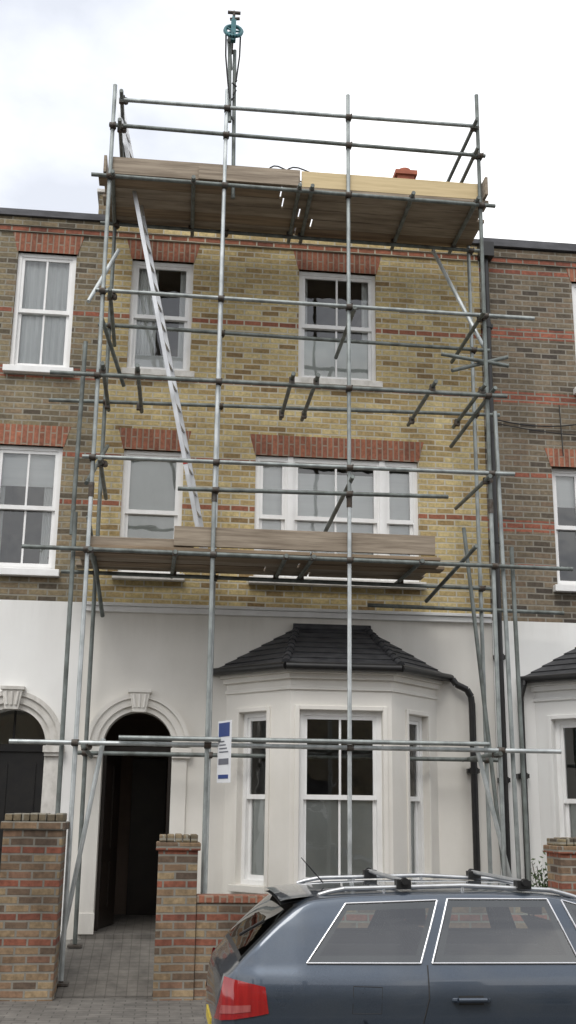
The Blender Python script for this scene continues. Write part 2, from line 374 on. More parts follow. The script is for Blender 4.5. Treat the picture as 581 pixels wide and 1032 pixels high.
def shell(parent,x0,x1,mat,ztop):
    mb=MB()
    mb.quad((x0,8,0),(x1,8,0),(x1,8,ztop-.4),(x0,8,ztop-.4)); 
    mb.build('rear_wall',[mat],parent)
    r=MB(); r.quad((x0,.22,ztop-.45),(x1,.22,ztop-.45),(x1,4.2,ztop+.7),(x0,4.2,ztop+.7)); r.quad((x0,4.2,ztop+.7),(x1,4.2,ztop+.7),(x1,8,ztop-.4),(x0,8,ztop-.4))
    r.build('roof',[M_slate],parent)
    s=MB()
    for x in (x0+.004,x1-.004): s.add([(x,.02,0),(x,8,0),(x,8,ztop-.4),(x,4.2,ztop+.7),(x,.02,ztop-.42)],[(0,1,2,3,4)])
    s.build('party_wall',[mat],parent)
def corbel(mb,x0,x1,y,mi=0):
    mb.box(x0,x1,y-.025,y+.01,9.00,9.075,mi); mb.box(x0,x1,y-.045,y+.01,9.076,9.15,mi); mb.box(x0,x1,y-.03,y+.01,9.151,9.20,mi)

# --- main house
H=empty('brick_house')
XL,XR=-2.42,2.50
w=MB()
ops=[(-2.09,-1.30,7.18,8.72),(.08,1.10,7.18,8.72),(-2.07,-1.33,4.58,6.14),(-.44,1.62,4.58,6.14)]
panel(w,XL,XR,4.20,9.24,ops,0)
w.quad((XL,.22,8.7),(XR,.22,8.7),(XR,.22,9.24),(XL,.22,9.24)); corbel(w,XL+.01,XR-.01,0)
w.build('brick_wall',[M_brickY],H)
cp=MB(); cp.box(XL-.02,XR+.02,-.06,.26,9.242,9.31)
cp.box(-2.56,-2.36,-.03,.4,9.312,9.62,1); cp.box(-2.59,-2.33,-.06,.43,9.62,9.67,2)
cp.build('parapet_coping',[M_lead,M_brickL,M_stone],H,.006)
l=MB()
for a,b,z in ((-2.09,-1.30,8.72),(.08,1.10,8.72),(-2.07,-1.33,6.14),(-.44,1.62,6.14)): lintel(l,a,b,z)
l.build('brick_lintels',[M_lintel],H)
sl=MB()
for a,b,z in ((-2.09,-1.30,7.18),(.08,1.10,7.18),(-2.07,-1.33,4.58),(-.44,1.62,4.58)): sill(sl,a,b,z)
sl.build('window_sills',[M_stone],H,.006)
wn=MB()
window(wn,-2.09,-1.30,7.18,8.72,(0,0),[('net',(0,.42,0,1)),('net',(.84,1,0,1)),('blind',(0,1,0,.16))],y=.05)
window(wn,.08,1.10,7.18,8.72,(1,1),[('frost_refl',(0,1,0,.40)),('net',(.88,1,.4,1)),('net',(0,.09,.4,1))],y=.05)
window(wn,-2.07,-1.33,4.58,6.14,(0,0),[('frost_refl',(0,1,.0,.97))],y=.05)  # flat grey sheet stands in for a blind and pale reflections in the glass
for a,b,cv in ((-.44,.0,[('blind',(0,1,0,1))]),(.0,1.16,[('blind',(0,1,.0,.92))]),(1.16,1.62,[('blind',(0,1,0,.96))])):
    window(wn,a,b,4.58,6.14,(1,1) if b-a>1 else (0,0),cv,fr=.06,y=.04)
for x in (0,1.16): wn.box(x-.035,x+.035,.02,.2,4.58,6.14,0)
wn.build('windows',WM,H)
g=MB()
ZS,RD,CX,SILL=2.55,.40,-1.735,.52
panel(g,XL,XR,0,4.10,[(CX-RD,CX+RD,SILL,ZS+RD+.05,1),(-.70,1.76,.62,3.26,1)],0,None,-.02)
arch_fill(g,CX,RD,ZS,ZS+RD+.05,-.02,.28,SILL)
g.build('rendered_wall',[M_render],H)
st=MB(); st.box(XL+.01,XR-.01,-.07,.02,4.10,4.165); st.box(XL+.01,XR-.01,-.10,.02,4.167,4.205); st.build('string_course',[M_white],H,.005)
door_surround(H,CX,RD,ZS,SILL,M_render)
hl=MB(); a,b=CX-RD-.12,CX+RD+.10
hl.quad((a,.26,SILL),(a,2.4,SILL),(a,2.4,3.05),(a,.26,3.05)); hl.quad((b,.26,SILL),(b,2.4,SILL),(b,2.4,3.05),(b,.26,3.05))
hl.quad((a,2.4,SILL),(b,2.4,SILL),(b,2.4,3.05),(a,2.4,3.05)); hl.quad((a,.26,3.05),(b,.26,3.05),(b,2.4,3.05),(a,2.4,3.05))
hl.box(a,b,-.06,2.4,SILL-.15,SILL,1)
hl.box(a,CX-RD+.0,.261,.30,SILL,3.05,0); hl.box(CX+RD,b,.261,.30,SILL,3.05,0)
hl.box(a+.42,b-.14,2.30,2.36,SILL,2.5,2)
hl.build('hallway',[M_hall,M_tile,M_door],H)
dr=MB(); MD=Matrix.Translation((CX-RD+.01,.32,0))@Matrix.Rotation(math.radians(76),4,'Z')
dr.box(0,.74,0,.045,SILL+.01,2.5,0,MD)
for z0,z1 in ((.75,1.25),(1.4,2.35)):
    for x0 in (.1,.42): dr.box(x0,x0+.23,-.012,.0,z0,z1,0,MD)
dr.box(CX-RD,CX+RD,.30,.36,2.50,2.56,1); dr.box(CX-RD,CX-RD+.04,.30,.36,SILL,2.5,1); dr.box(CX+RD-.04,CX+RD,.30,.36,SILL,2.5,1)
dr.build('front_door',[M_door,M_door],H)
FR=[[('frost_refl',(0,1,0,.49))] for _ in range(3)]
bay(H,0,M_render,FR)
pp=MB()
def downpipe(mb,x,z0,z1,y=-.09,r=.037):
    mb.tube((x,y,z0),(x,y,z1),r,0,12)
    z=z0+.4
    while z<z1: mb.tube((x,y,z),(x,y,z+.07),r*1.3,0,12); mb.box(x-.07,x+.07,y,y+.08,z+.01,z+.06); z+=1.45
downpipe(pp,2.57,.35,9.1); downpipe(pp,2.20,.45,3.12,-.10,.04)
pp.box(2.48,2.66,-.2,-.02,9.0,9.2)
pp.path([(1.97,-.10,3.40),(2.01,-.11,3.34),(2.14,-.11,3.28),(2.19,-.10,3.2),(2.20,-.10,3.1)],.04)
pp.build('downpipes',[M_black],H)
shell(H,XL,XR,M_brickL,9.24)
ch=MB(); ch.box(1.5,2.45,1.6,2.2,8.8,10.95); ch.box(1.46,2.49,1.56,2.24,10.95,11.05)
x=1.93; ch.box(x-.13,x+.13,1.75,2.0,11.05,11.35,1); ch.box(x-.17,x+.17,1.71,2.04,11.35,11.42,1); ch.tube((x,1.88,11.42),(x,1.88,11.5),.1,1,14)
ch.build('chimney',[M_brickL,M_terra],H)

# --- left house
HL=empty('brick_house')
X0,X1=-7.3,XL-.002
w=MB()
opsL=[(-3.54,-2.80,7.14,8.73),(-3.62,-2.81,4.58,6.13),(-5.9,-4.9,7.14,8.73),(-6.2,-4.3,4.58,6.13)]
panel(w,X0,X1,4.20,9.20,opsL,0,y=.003); corbel(w,X0,X1-.01,.003); w.build('brick_wall',[M_brickL],HL)
cp=MB(); cp.box(X0,X1-.02,-.07,.26,9.203,9.29); cp.build('parapet_coping',[M_lead],HL)
l=MB()
for o in opsL: lintel(l,o[0],o[1],o[3],.26)
l.build('brick_lintels',[M_lintel],HL)
sl=MB()
for o in opsL: sill(sl,o[0],o[1],o[2])
sl.build('window_sills',[M_white],HL,.006)
wn=MB()
window(wn,*opsL[0],(1,1),[('net',(0,1,0,1))],y=.05); window(wn,*opsL[1],(1,1),[('net',(.0,.12,0,1)),('net',(.78,1,0,1)),('blind',(0,1,.70,1))],y=.05)
window(wn,*opsL[2],(1,1),[('net',(0,1,0,1))]); window(wn,*opsL[3],(1,1),[('blind',(0,1,0,1))])
wn.build('windows',WM,HL)
g=MB(); CL=-3.175
panel(g,X0,X1,0,4.205,[(CL-RD,CL+RD,SILL,ZS+RD+.05,1)],0,None,-.03)
arch_fill(g,CL,RD,ZS,ZS+RD+.05,-.03,.28,SILL); g.build('rendered_wall',[M_renderL],HL)
door_surround(HL,CL,RD,ZS,SILL,M_stone,-.03)
d=MB(); d.box(CL-RD-.02,CL+RD+.02,.25,.30,SILL,2.50); d.box(CL-RD-.02,CL+RD+.02,.22,.30,2.48,2.56)
for z0,z1 in ((.75,1.25),(1.4,2.35)):
    for x0 in (-.28,.04): d.box(CL+x0,CL+x0+.24,.235,.25,z0,z1)
d.quad((CL-RD,.27,2.56),(CL+RD,.27,2.56),(CL+RD,.27,2.97),(CL-RD,.27,2.97),1)
d.quad((CL-RD-.1,.6,2.4),(CL+RD+.1,.6,2.4),(CL+RD+.1,.6,3.1),(CL-RD-.1,.6,3.1),2)
d.box(CL-.012,CL+.012,.25,.28,2.56,2.96); d.box(CL-RD-.1,CL+RD+.1,-.06,.25,SILL-.1,SILL,3)
d.build('front_door',[M_black,M_glass,M_room,M_stone],HL)
shell(HL,X0,X1,M_brickL,9.24)

# --- right house
HR=empty('brick_house')
X0,X1=XR+.002,7.5
w=MB()
opsR=[(3.78,4.8,7.25,8.80),(3.37,5.4,4.61,6.17),(6.1,6.9,7.25,8.8),(6.1,6.9,4.61,6.17)]
panel(w,X0,X1,4.14,9.22,opsR,0,y=.004); corbel(w,X0+.01,X1,.004); w.build('brick_wall',[M_brickR],HR)
cp=MB(); cp.box(X0+.02,X1,-.07,.26,9.222,9.33); cp.build('parapet_coping',[M_lead],HR)
l=MB()
for o in opsR: lintel(l,o[0],o[1],o[3],.24)
l.build('brick_lintels',[M_lintel],HR)
sl=MB()
for o in opsR: sill(sl,o[0],o[1],o[2])
sl.build('window_sills',[M_white],HR,.006)
wn=MB()
for o in (opsR[0],opsR[2],opsR[3]): window(wn,*o,(1,1),[('net',(0,1,0,1))],y=.05)
window(wn,3.37,3.80,4.61,6.17,(0,0),[('blind',(0,1,.7,1))]); window(wn,3.80,4.97,4.61,6.17,(1,1),[('blind',(0,1,.7,1))]); window(wn,4.97,5.4,4.61,6.17,(0,0),None)
wn.build('windows',WM,HR)
g=MB(); CR=6.5
panel(g,X0,X1,0,4.14,[(CR-RD,CR+RD,SILL,ZS+RD+.05,1),(3.0,5.48,.62,3.26,1)],0,None,-.024)
arch_fill(g,CR,RD,ZS,ZS+RD+.05,-.024,.28,SILL); g.build('rendered_wall',[M_renderL],HR)
door_surround(HR,CR,RD,ZS,SILL,M_stone,-.024)
d=MB(); d.box(CR-RD-.02,CR+RD+.02,.25,.30,SILL,3.0); d.box(CR-RD-.1,CR+RD+.1,-.06,.25,SILL-.1,SILL,1); d.build('front_door',[M_door,M_stone],HR)
bay(HR,3.72,M_renderL,FR)
pp=MB(); downpipe(pp,2.80,.4,3.2,-.10,.037); pp.path([(2.86,-.10,3.42),(2.84,-.11,3.34),(2.80,-.1,3.2)],.037)
def sag(mb,p,q,s,r,n=10,mi=0):
    pts=[]
    for i in range(n+1):
        t=i/n; v=Vector(p).lerp(Vector(q),t); v.z-=s*4*t*(1-t); pts.append(v)
    mb.path(pts,r,mi,5)
sag(pp,(2.66,-.04,6.75),(4.4,-.04,6.95),.14,.009); sag(pp,(2.66,-.04,6.7),(4.4,-.05,6.6),.05,.007); sag(pp,(3.5,-.04,7.0),(3.52,-.04,6.3),0,.007)
pp.build('downpipes',[M_black],HR)
shell(HR,X0,X1,M_brickR,9.24)

# --- terrace across the street (seen only as reflections)
HO=empty('brick_house')
MO=Matrix.Translation((0,-19.2,0))@Matrix.Rotation(math.pi,4,'Z')
w=MB(MO); wn=MB(MO); opsO=[]
for k in range(-6,7):
    c=k*2.6
    opsO+=[(c-.5,c+.5,5.2,6.6),(c-.5,c+.5,1.1,2.8)]
panel(w,-18,18,0,7.2,opsO,0)
for o in opsO:
    wn.box(o[0],o[1],.1,.14,o[2],o[3],1); wn.box(o[0],o[1],.06,.1,(o[2]+o[3])/2-.03,(o[2]+o[3])/2+.03,0); wn.box(o[0]-.06,o[1]+.06,-.08,.1,o[2]-.1,o[2],0)
    wn.box(o[0],o[0]+.06,.06,.1,o[2],o[3],0); wn.box(o[1]-.06,o[1],.06,.1,o[2],o[3],0)
w.quad((-18,0,7.2),(18,0,7.2),(18,4,9.2),(-18,4,9.2),1); w.quad((-18,4,9.2),(18,4,9.2),(18,8,7.2),(-18,8,7.2),1); w.quad((-18,8,0),(18,8,0),(18,8,7.2),(-18,8,7.2),0)
for k in range(-3,4): w.box(k*5.2-.5,k*5.2+.5,3.6,4.4,8.6,10.4,0)
for x in (-18,18): w.add([(x,0,0),(x,8,0),(x,8,7.2),(x,4,9.2),(x,0,7.2)],[(0,1,2,3,4)],0)
w.build('brick_wall',[M_brickL,M_slate],HO); wn.build('windows',[M_white,M_slate],HO)

# ------------------------------------------------------------------ ground
g=MB(); g.quad((-400,-400,0),(400,-400,0),(400,400,0),(-400,400,0)); g.build('ground',[M_soil])
g=MB(); g.quad((-60,-12.0,.004),(60,-12.0,.004),(60,-4.2,.004),(-60,-4.2,.004)); g.build('road',[M_asph])
g=MB()
for k in range(-10,11): g.quad((k*6,-8.15,.008),(k*6+2,-8.15,.008),(k*6+2,-8.05,.008),(k*6,-8.05,.008))
g.build('road_marking',[M_yline])
g=MB(); g.box(-40,40,-4.05,-1.72,-.05,.13,0); g.build('pavement',[M_pave])
g=MB(); g.box(-40,40,-19.2,-12.15,-.05,.13,0); g.build('pavement',[M_pave])
g=MB()
for k in range(-44,44):
    g.box(k*.915,k*.915+.908,-4.2,-4.052,-.05,.135,0); g.box(k*.915,k*.915+.908,-12.148,-12.0,-.05,.135,0)
g.build('kerb',[M_kerb],None,.012)
def gz(y): return .13+(y+1.75)/1.75*.36 if y>-1.75 else .13
g=MB(); g.add([(-7.3,-1.719,.02),(7.5,-1.719,.02),(7.5,-1.719,.12),(-7.3,-1.719,.12),(7.5,.02,.47),(-7.3,.02,.47)],[(0,1,2,3),(3,2,4,5)]); g.build('front_garden',[M_soil])
g=MB(); g.add([(-2.36,-1.72,.134),(-1.46,-1.72,.134),(-1.30,-.06,.47),(-2.36,-.06,.47)],[(0,1,2,3)]); 
g.build('path',[M_tile])

# ------------------------------------------------------------------ garden walls
def pier(x0,x1,y0,y1,z):
    m=MB(); m.box(x0,x1,y0,y1,.05,z-.075,0)
    m.box(x0-.025,x1+.025,y0-.025,y1+.025,z-.15,z-.075,0)
    n=int((x1-x0)/.075); s=(x1-x0)/n
    for i in range(n): m.box(x0+s*i+.004,x0+s*(i+1)-.004,y0+.01,y1-.01,z-.074,z+random.uniform(-.008,.006),1)
    return m.build('brick_gate_pier',[M_brickW,M_brickL],None,.010)
pier(-2.93,-2.37,-1.93,-1.45,1.80)
pier(-1.45,-1.07,-1.93,-1.55,1.62)
pier(2.55,3.0,-1.93,-1.5,1.62)
def gwall(x0,x1,z):
    m=MB(); m.box(x0,x1,-1.90,-1.70,.05,z-.07,0); m.box(x0,x1,-1.915,-1.685,z-.07,z,1)
    m.build('garden_wall',[M_brickW,M_lintel],None,.008)
gwall(-1.068,2.548,1.06); gwall(3.002,5.9,1.06)
gwall(-7.3,-3.75,1.1)

# ------------------------------------------------------------------ scaffolding
SC=empty('scaffolding'); YO,YI=-1.40,-.30
tb=MB(); cpl=MB()
def T(p,q,mi=0): tb.tube(p,q,.0242,mi,10)
def C(x,y,z,ax='x'):
    x+=random.uniform(-.004,.004)
    cpl.tube((x,y-.0,z-.035),(x,y,z+.035),.032,0,8)
    o=.048
    if ax=='x': cpl.tube((x-.035,y-o,z),(x+.035,y-o,z),.032,0,8)
    else: cpl.tube((x+o,y-.035,z),(x+o,y+.035,z),.032,0,8)
    cpl.tube((x+.032,y-.08,z+.02),(x+.032,y+.01,z+.03),.009,0,6); cpl.box(x-.015,x+.04,y-o-.02,y+.02,z-.015,z+.015)
def base(x,y):
    z=gz(y); cpl.box(x-.075,x+.075,y-.075,y+.075,z-.01,z+.012); cpl.tube((x,y,z),(x,y,z+.08),.019,0,8)
SX=[(-2.34,10.28,0),(-.99,10.34,0),(.50,10.40,2),(2.13,10.55,0)]
for i,(x,zt,mi) in enumerate(SX):
    dx=.02*(-1)**i
    T((x,YO,gz(YO)+.03),(x+dx*.3,YO,5.2),[2,0,2,0][i]); T((x+dx*.3,YO,5.202),(x,YO,zt),[0,2,0,1][i])
    cpl.tube((x+dx*.3,YO,5.12),(x+dx*.3,YO,5.28),.031,0,8); base(x,YO)
YIX=((-2.30,9.55,1),(-.92,9.0,2),(2.30,9.5,0))
for x,zt,mi in YIX:
    T((x,YI,gz(YI)+.02),(x-.02,YI,zt),mi); base(x,YI)
T((-2.47,YO+.03,gz(YO)),(-2.49,YO+.03,4.95),1); T((-2.52,YO+.05,4.7),(-2.50,YO+.05,6.95),1); 
T((2.30,YO+.02,gz(YO)),(2.22,YO+.02,6.35),0); T((2.41,YO+.05,gz(YO)),(2.36,YO+.05,4.75),1)
OO=YO-.048
def ledger(x0,x1,z0,z1=None,y=OO,mi=0,cps=True):
    z1=z0 if z1 is None else z1
    T((x0,y,z0),(x1,y,z1),mi)
    if cps:
        ys=YO if y<-1 else YI
        for x,_,_ in SX if y<-1 else YIX:
            if x0<x<x1: C(x,ys,z0+(z1-z0)*(x-x0)/(x1-x0))
ledger(-2.26,2.12,10.05,10.07); ledger(-2.38,2.2,9.70,9.66,mi=1)
ledger(-2.55,2.30,9.02,8.98,mi=1); ledger(-2.50,2.42,9.01,8.97,YI-.048,1)
ledger(-2.42,2.72,7.55,7.52); ledger(-2.45,2.5,7.62,7.57,YI-.048,1,True)
ledger(-2.86,2.35,6.52,6.52,mi=1); ledger(-2.98,2.60,6.60,6.70,YI-.048,1)
ledger(-2.45,2.40,5.56,5.58,mi=0); ledger(-1.40,1.62,5.24,5.28,mi=1)
ledger(-3.02,3.02,4.53,4.50,mi=1); ledger(-2.70,2.45,4.50,4.47,YI-.048,1)
ledger(.9,3.3,4.22,4.20,YI-.05,1,False)
ledger(-3.0,2.78,2.50,2.50,mi=2); T((-1.90,OO-.055,2.555),(1.98,OO-.055,2.56),0)
ledger(-2.4,2.45,2.45,2.45,YI-.048,1)
def transom(x,z,y0=-1.62,y1=-.12,mi=1,dz=.05):
    T((x,y0,z+dz),(x+random.uniform(-.03,.03),y1,z+dz),mi); cpl.box(x-.03,x+.03,OO-.025,OO+.03,z-.01,z+dz+.02); cpl.box(x-.03,x+.03,YI-.08,YI-.02,z-.01,z+dz+.02)
for x in (-2.28,-1.9,-.16,.12,1.47,2.05): transom(x,6.54)
for x in (-2.3,-1.36,-.1,.05,1.27,2.07): transom(x,9.0,-1.55,-.15,1,.022)
for x in (-2.3,-1.4,-.2,.1,1.3): transom(x,4.50,-1.5,-.15,1,.022)
for x in (-2.25,2.07):
    for z in (10.07,9.68,7.5,5.5,2.46): T((x,-1.6,z),(x,-.1,z+random.uniform(-.04,.04)),1); C(x,YO,z,'y')
T((.56,-1.5,7.5),(.56,-.05,7.48),1)
T((.53,-1.5,5.45),(.35,-.02,5.0),1)
T((-2.50,YO+.06,7.45),(-2.22,YO+.5,8.35),2); T((-2.36,YO+.2,7.35),(-2.10,YI,6.85),1); T((-2.40,-1.3,5.3),(-2.26,-.2,6.1),1)
T((1.78,YI-.1,8.9),(2.16,YO+.2,7.25),2); T((1.8,-1.1,6.95),(2.55,-.9,7.25),1); T((1.7,-1.0,7.2),(2.5,-1.1,7.05),1); T((2.2,-1.5,6.6),(2.0,-.2,6.3),1)
T((-2.06,YO+.06,2.55),(-2.40,YO+.06,.32),2)
T((1.88,YO+.08,2.6),(2.28,YO+.08,.9),2); T((2.08,-.4,5.2),(2.42,-.6,.6),1)
T((1.9,-1.55,4.7),(1.62,-.3,4.3),1); T((-2.35,YO,4.9),(-2.2,YI,4.0),1)
tb.build('tubes',[M_tubeA,M_tubeB,M_tubeC],SC); cpl.build('couplers',[M_coup],SC)
bd=MB()
def boards(x0,x1,z,joint):
    for k in range(5):
        y=-1.37+k*.226; j=joint+random.uniform(-.3,.3)
        dz=random.uniform(-.004,.004)
        bd.box(x0+random.uniform(-.08,.08),j-.01,y,y+.218,z+dz,z+.038+dz,random.choice((0,0,1)))
        bd.box(j+.01,x1+random.uniform(-.1,.1),y,y+.218,z+.002-dz,z+.04-dz,random.choice((0,0,1)))
boards(-2.45,2.25,9.055,-.05); boards(-2.45,1.6,4.56,-.1)
bd.box(-2.36,-.08,-1.372,-1.335,9.10,9.325,1); bd.box(-1.3,-.10,-1.41,-1.374,9.09,9.25,1) 
bd.box(-.06,2.12,-1.372,-1.335,9.10,9.315,2); bd.box(.2,1.9,-1.334,-1.30,9.11,9.34,2)
bd.box(2.17,2.205,-1.5,-.2,9.10,9.34,1); bd.box(-2.42,-2.385,-1.4,-.3,9.10,9.32,1)
bd.box(-1.42,1.48,-1.372,-1.335,4.62,4.84,1); bd.box(-2.35,-1.2,-1.33,-1.30,4.605,4.70,1)
bd.build('boards',[M_boardD,M_boardG,M_boardY],SC,.004)

# ladder
ld=MB(); p0=Vector((-1.06,-.92,4.61)); p1=Vector((-2.34,-.92,10.52)); d=(p1-p0).normalized()
sx=Vector((.22,.975,0)).normalized(); nn=d.cross(sx)
def bar(mb,a,b,u,v,hu,hv,mi=0):
    a=Vector(a);b=Vector(b); vs=[]
    for c in (a,b):
        for su,sv in ((-1,-1),(1,-1),(1,1),(-1,1)): vs.append(tuple(c+u*hu*su+v*hv*sv))
    mb.add(vs,[(3,2,1,0),(4,5,6,7),(0,1,5,4),(1,2,6,5),(2,3,7,6),(3,0,4,7)],mi)
for s in (-.17,.17): bar(ld,p0+sx*s,p1+sx*s,sx,nn,.011,.024)
n=int((p1-p0).length/.26)
for i in range(1,n): c=p0+d*(.26*i); ld.tube(c-sx*.17,c+sx*.17,.015,0,8)
c=p0+d*1.05; bar(ld,c-sx*.183,c-sx*.183+d*.05,sx,nn,.004,.026,1)
ld.build('ladder',[M_alu,M_redp])

# gin wheel hoist
GW=empty('gin_wheel_hoist')
m=MB(); GX,GY=-.93,-1.34
m.tube((GX+.05,GY,8.9),(GX+.02,GY,10.95),.0242,0); m.tube((GX-.02,GY-.05,9.9),(GX-.05,GY-.05,11.1),.0242,0)
m.tube((GX-.06,GY-.1,11.02),(GX+.0,GY+.5,11.05),.0242,0)
m.tube((GX-.02,GY,10.9),(GX-.0,GY,11.52),.018,1); m.tube((GX-.08,GY,11.50),(GX+.08,GY,11.50),.022,1); m.tube((GX-.05,GY,11.40),(GX+.07,GY,11.42),.02,1)
m.build('hoist_post',[M_tubeB,M_coup],GW)
m=MB(); R=.135; cz=11.12; gx=GX-.01
NN=20
for i in range(NN):
    t0=2*math.pi*i/NN;t1=2*math.pi*(i+1)/NN
    P=lambda t,r=R:(gx+r*math.cos(t)*.75,GY-.14+r*math.sin(t)*.6,cz+r*math.sin(t))
    m.tube(P(t0),P(t1),.026,0,6)
    if i%4==0: m.tube((gx,GY-.14,cz),P(t0),.014,0,6)
m.tube((gx,GY-.14,cz+.1),(gx,GY-.05,cz+.28),.016,0,6); m.box(gx-.03,gx+.03,GY-.17,GY-.11,cz-.15,cz+.15)
m.build('pulley_wheel',[M_teal],GW)
m=MB()
for s,e in ((-1,(-.03,10.2)),(1,(.05,10.45))):
    pts=[(gx+s*.09,GY-.14,cz),(gx+s*.085,GY-.13,cz-.35),(gx+s*.05,GY-.12,cz-.7),(GX+e[0],GY-.1,e[1])]
    m.path(pts,.011,0,6)
for k in range(5):
    a=k*1.3; m.tube((GX+.05*math.sin(a),GY-.05,10.45-.1*k),(GX+.05*math.sin(a+1.6),GY-.05,10.40-.12*k),.012,0,6)
m.build('hoist_rope',[M_rope],GW)
m=MB()
for cx,rr in ((-.28,.16),(-.02,.2)):
    pts=[(cx+rr*math.cos(t)*1.2,-1.1,9.42+.09*math.sin(t)+.03*math.cos(3*t)) for t in np.linspace(0,2*math.pi,22)]
    m.path([tuple(map(float,p)) for p in pts],.009,0,6)
m.build('coiled_cable',[M_rope])

# sign tied to the standard
m=MB(); MS=Matrix.Translation((-.88,-1.46,0))@Matrix.Rotation(math.radians(-66),4,'Z')
m.box(0,.28,-.006,.006,2.12,2.74,0,MS); m.box(.02,.26,-.009,-.007,2.58,2.72,1,MS); m.box(.03,.25,-.009,-.007,2.30,2.36,2,MS)
for k in range(4): m.box(.04,.24-.03*k,-.009,-.007,2.42+.035*k,2.433+.035*k,2,MS)
m.box(.03,.25,-.009,-.007,2.16,2.20,1,MS)
m.build('contractor_sign',[M_signw,M_signb,M_signr])

# small shrub behind the wall
m=MB()
for k in range(9):
    a=random.uniform(0,6.28); m.tube((2.72,-1.1,.2),(2.72+.2*math.cos(a),-1.1+.15*math.sin(a),1.15+random.uniform(0,.2)),.012,1,5,r2=.004)
for k in range(700):
    a=random.uniform(0,6.28);r=random.uniform(0,.25);z=random.gauss(1.05,.16)
    c=Vector((2.72+r*math.cos(a),-1.1+r*.8*math.sin(a),z)); u=Vector([random.gauss(0,1) for _ in range(3)]).normalized(); v=u.orthogonal().normalized()
    m.add([tuple(c-u*.03),tuple(c+v*.014),tuple(c+u*.03),tuple(c-v*.014)],[(0,1,2,3)],0)
m.build('garden_shrub',[M_leaf,M_bark])

# ------------------------------------------------------------------ car
CAR=empty('parked_car')
def I(x,pts):
    xs=[p[0] for p in pts]; ys=[p[1] for p in pts]
    return float(np.mean([np.interp(x+o,xs,ys) for o in (-.03,-.015,0,.015,.03)])) if xs[0]+.12<x<xs[-1]-.12 else float(np.interp(x,xs,ys))
ZT=[(-1.09,.60),(-1.085,.70),(-1.07,.82),(-1.04,.90),(-.99,.95),(-.95,1.0),(-.86,1.09),(-.74,1.205),(-.62,1.305),(-.52,1.355),(-.3,1.378),(.1,1.392),(.6,1.395),(.95,1.385),(1.25,1.34),(1.5,1.26),(1.85,1.11),(2.12,.985),(2.3,.955),(2.8,.88),(3.15,.79),(3.3,.70),(3.36,.62),(3.39,.53)]
ZBt=[(-1.09,.52),(-1.07,.40),(-1.02,.30),(-.85,.24),(3.1,.22),(3.3,.28),(3.39,.42)]
WX=[(-1.09,.52),(-1.08,.63),(-1.05,.72),(-.98,.79),(-.85,.835),(-.6,.866),(0,.885),(2.2,.885),(2.7,.86),(3.0,.80),(3.2,.70),(3.33,.56),(3.39,.40)]
SZ=[(.2,.90),(.35,.97),(.55,1.0),(.70,1.0),(.80,.992),(.86,.975),(.92,.952),(.96,.93),(1.02,.905),(1.2,.83),(1.33,.765),(1.40,.72)]
YC=-5.43
def sz(z): return float(np.interp(z,[p[0] for p in SZ],[p[1] for p in SZ]))
def sidey(x,z): return I(x,WX)*sz(z)
def ends(x):
    zt=I(x,ZT); k=min(1,max(.25,(zt-.5)/.9)); return zt-.045*k
def topz(x,y):
    zt=I(x,ZT);ze=ends(x);yE=sidey(x,ze); c=min(1,abs(y)/yE)**1.6
    return ze+(zt-ze)*max(0,1-c*c)**.42
xs=sorted(set([round(float(v),4) for v in list(np.linspace(-1.09,-.95,16))+list(np.linspace(-.95,3.1,190))+list(np.linspace(3.1,3.39,20))]))
ring=[];NL,NR=36,12
for x in xs:
    zb=I(x,ZBt); ze=ends(x); half=[(0,zb)]
    for j in range(NL+1):
        z=zb+(ze-zb)*j/NL; half.append((sidey(x,z)*(.86 if j==0 else 1),z))
    yE=half[-1][0]
    for j in range(1,NR+1):
        a=math.pi/2*j/NR; y=yE*math.cos(a) if j<NR else 0
        half.append((y,topz(x,y)))
    full=half+[(-y,z) for y,z in half[-2:0:-1]]
    ring.append([(x,YC+y,z) for y,z in full])
n=len(ring[0]); vs=[p for r in ring for p in r]
fs=[(i*n+j,i*n+(j+1)%n,(i+1)*n+(j+1)%n,(i+1)*n+j) for i in range(len(xs)-1) for j in range(n)]
fs+=[tuple(range(n))[::-1],tuple(range((len(xs)-1)*n,len(xs)*n))]
def carpaint():
    m,nt,b=newmat('slate_blue_car_paint')
    g=N(nt,'ShaderNodeNewGeometry'); f=noise(nt,g.outputs['Position'],900,1); f2=noise(nt,g.outputs['Position'],3,5)
    c=ramp(nt,f,[(.35,(.034,.048,.070)),(.65,(.085,.108,.142))])
    c=mix(nt,ramp(nt,f2,[(.45,0.0),(.8,.25)]),c,(.13,.13,.125))
    nt.links.new(c,b.inputs['Base Color']); b.inputs['Metallic'].default_value=.55
    nt.links.new(ramp(nt,f2,[(.3,.26),(.7,.38)]),b.inputs['Roughness'])
    b.inputs['Coat Weight'].default_value=1; b.inputs['Coat Roughness'].default_value=.04
    return m
M_car=carpaint()
M_cglass=glass('tinted_car_glass',(.74,.80,.77),.12,.01,.06)
M_rglass=glass('rear_privacy_glass',(.25,.28,.27),.10,.01,.06)
M_chrome=surf('chrome_trim',(.75,.75,.76),(.68,.68,.70),.22,1,sc=(5,5,5),bm=0)
M_plast=surf('black_plastic',(.018,.018,.019),(.012,.012,.012),.5,sc=(9,9,9),bm=.05)
M_tyre=surf('tyre_rubber',(.02,.02,.02),(.014,.014,.014),.85,sc=(20,20,20),bm=.2)
M_seat=surf('car_interior',(.075,.075,.073),(.045,.045,.045),.9,sc=(5,5,5),bm=.1)
M_lamp=surf('red_lamp_lens',(.36,.014,.014),(.24,.008,.010),.12,sc=(40,3,3),bm=.1,coat=1)
M_lampw=surf('clear_lamp_lens',(.42,.12,.11),(.30,.06,.06),.1,sc=(40,3,3),bm=.1,coat=1)
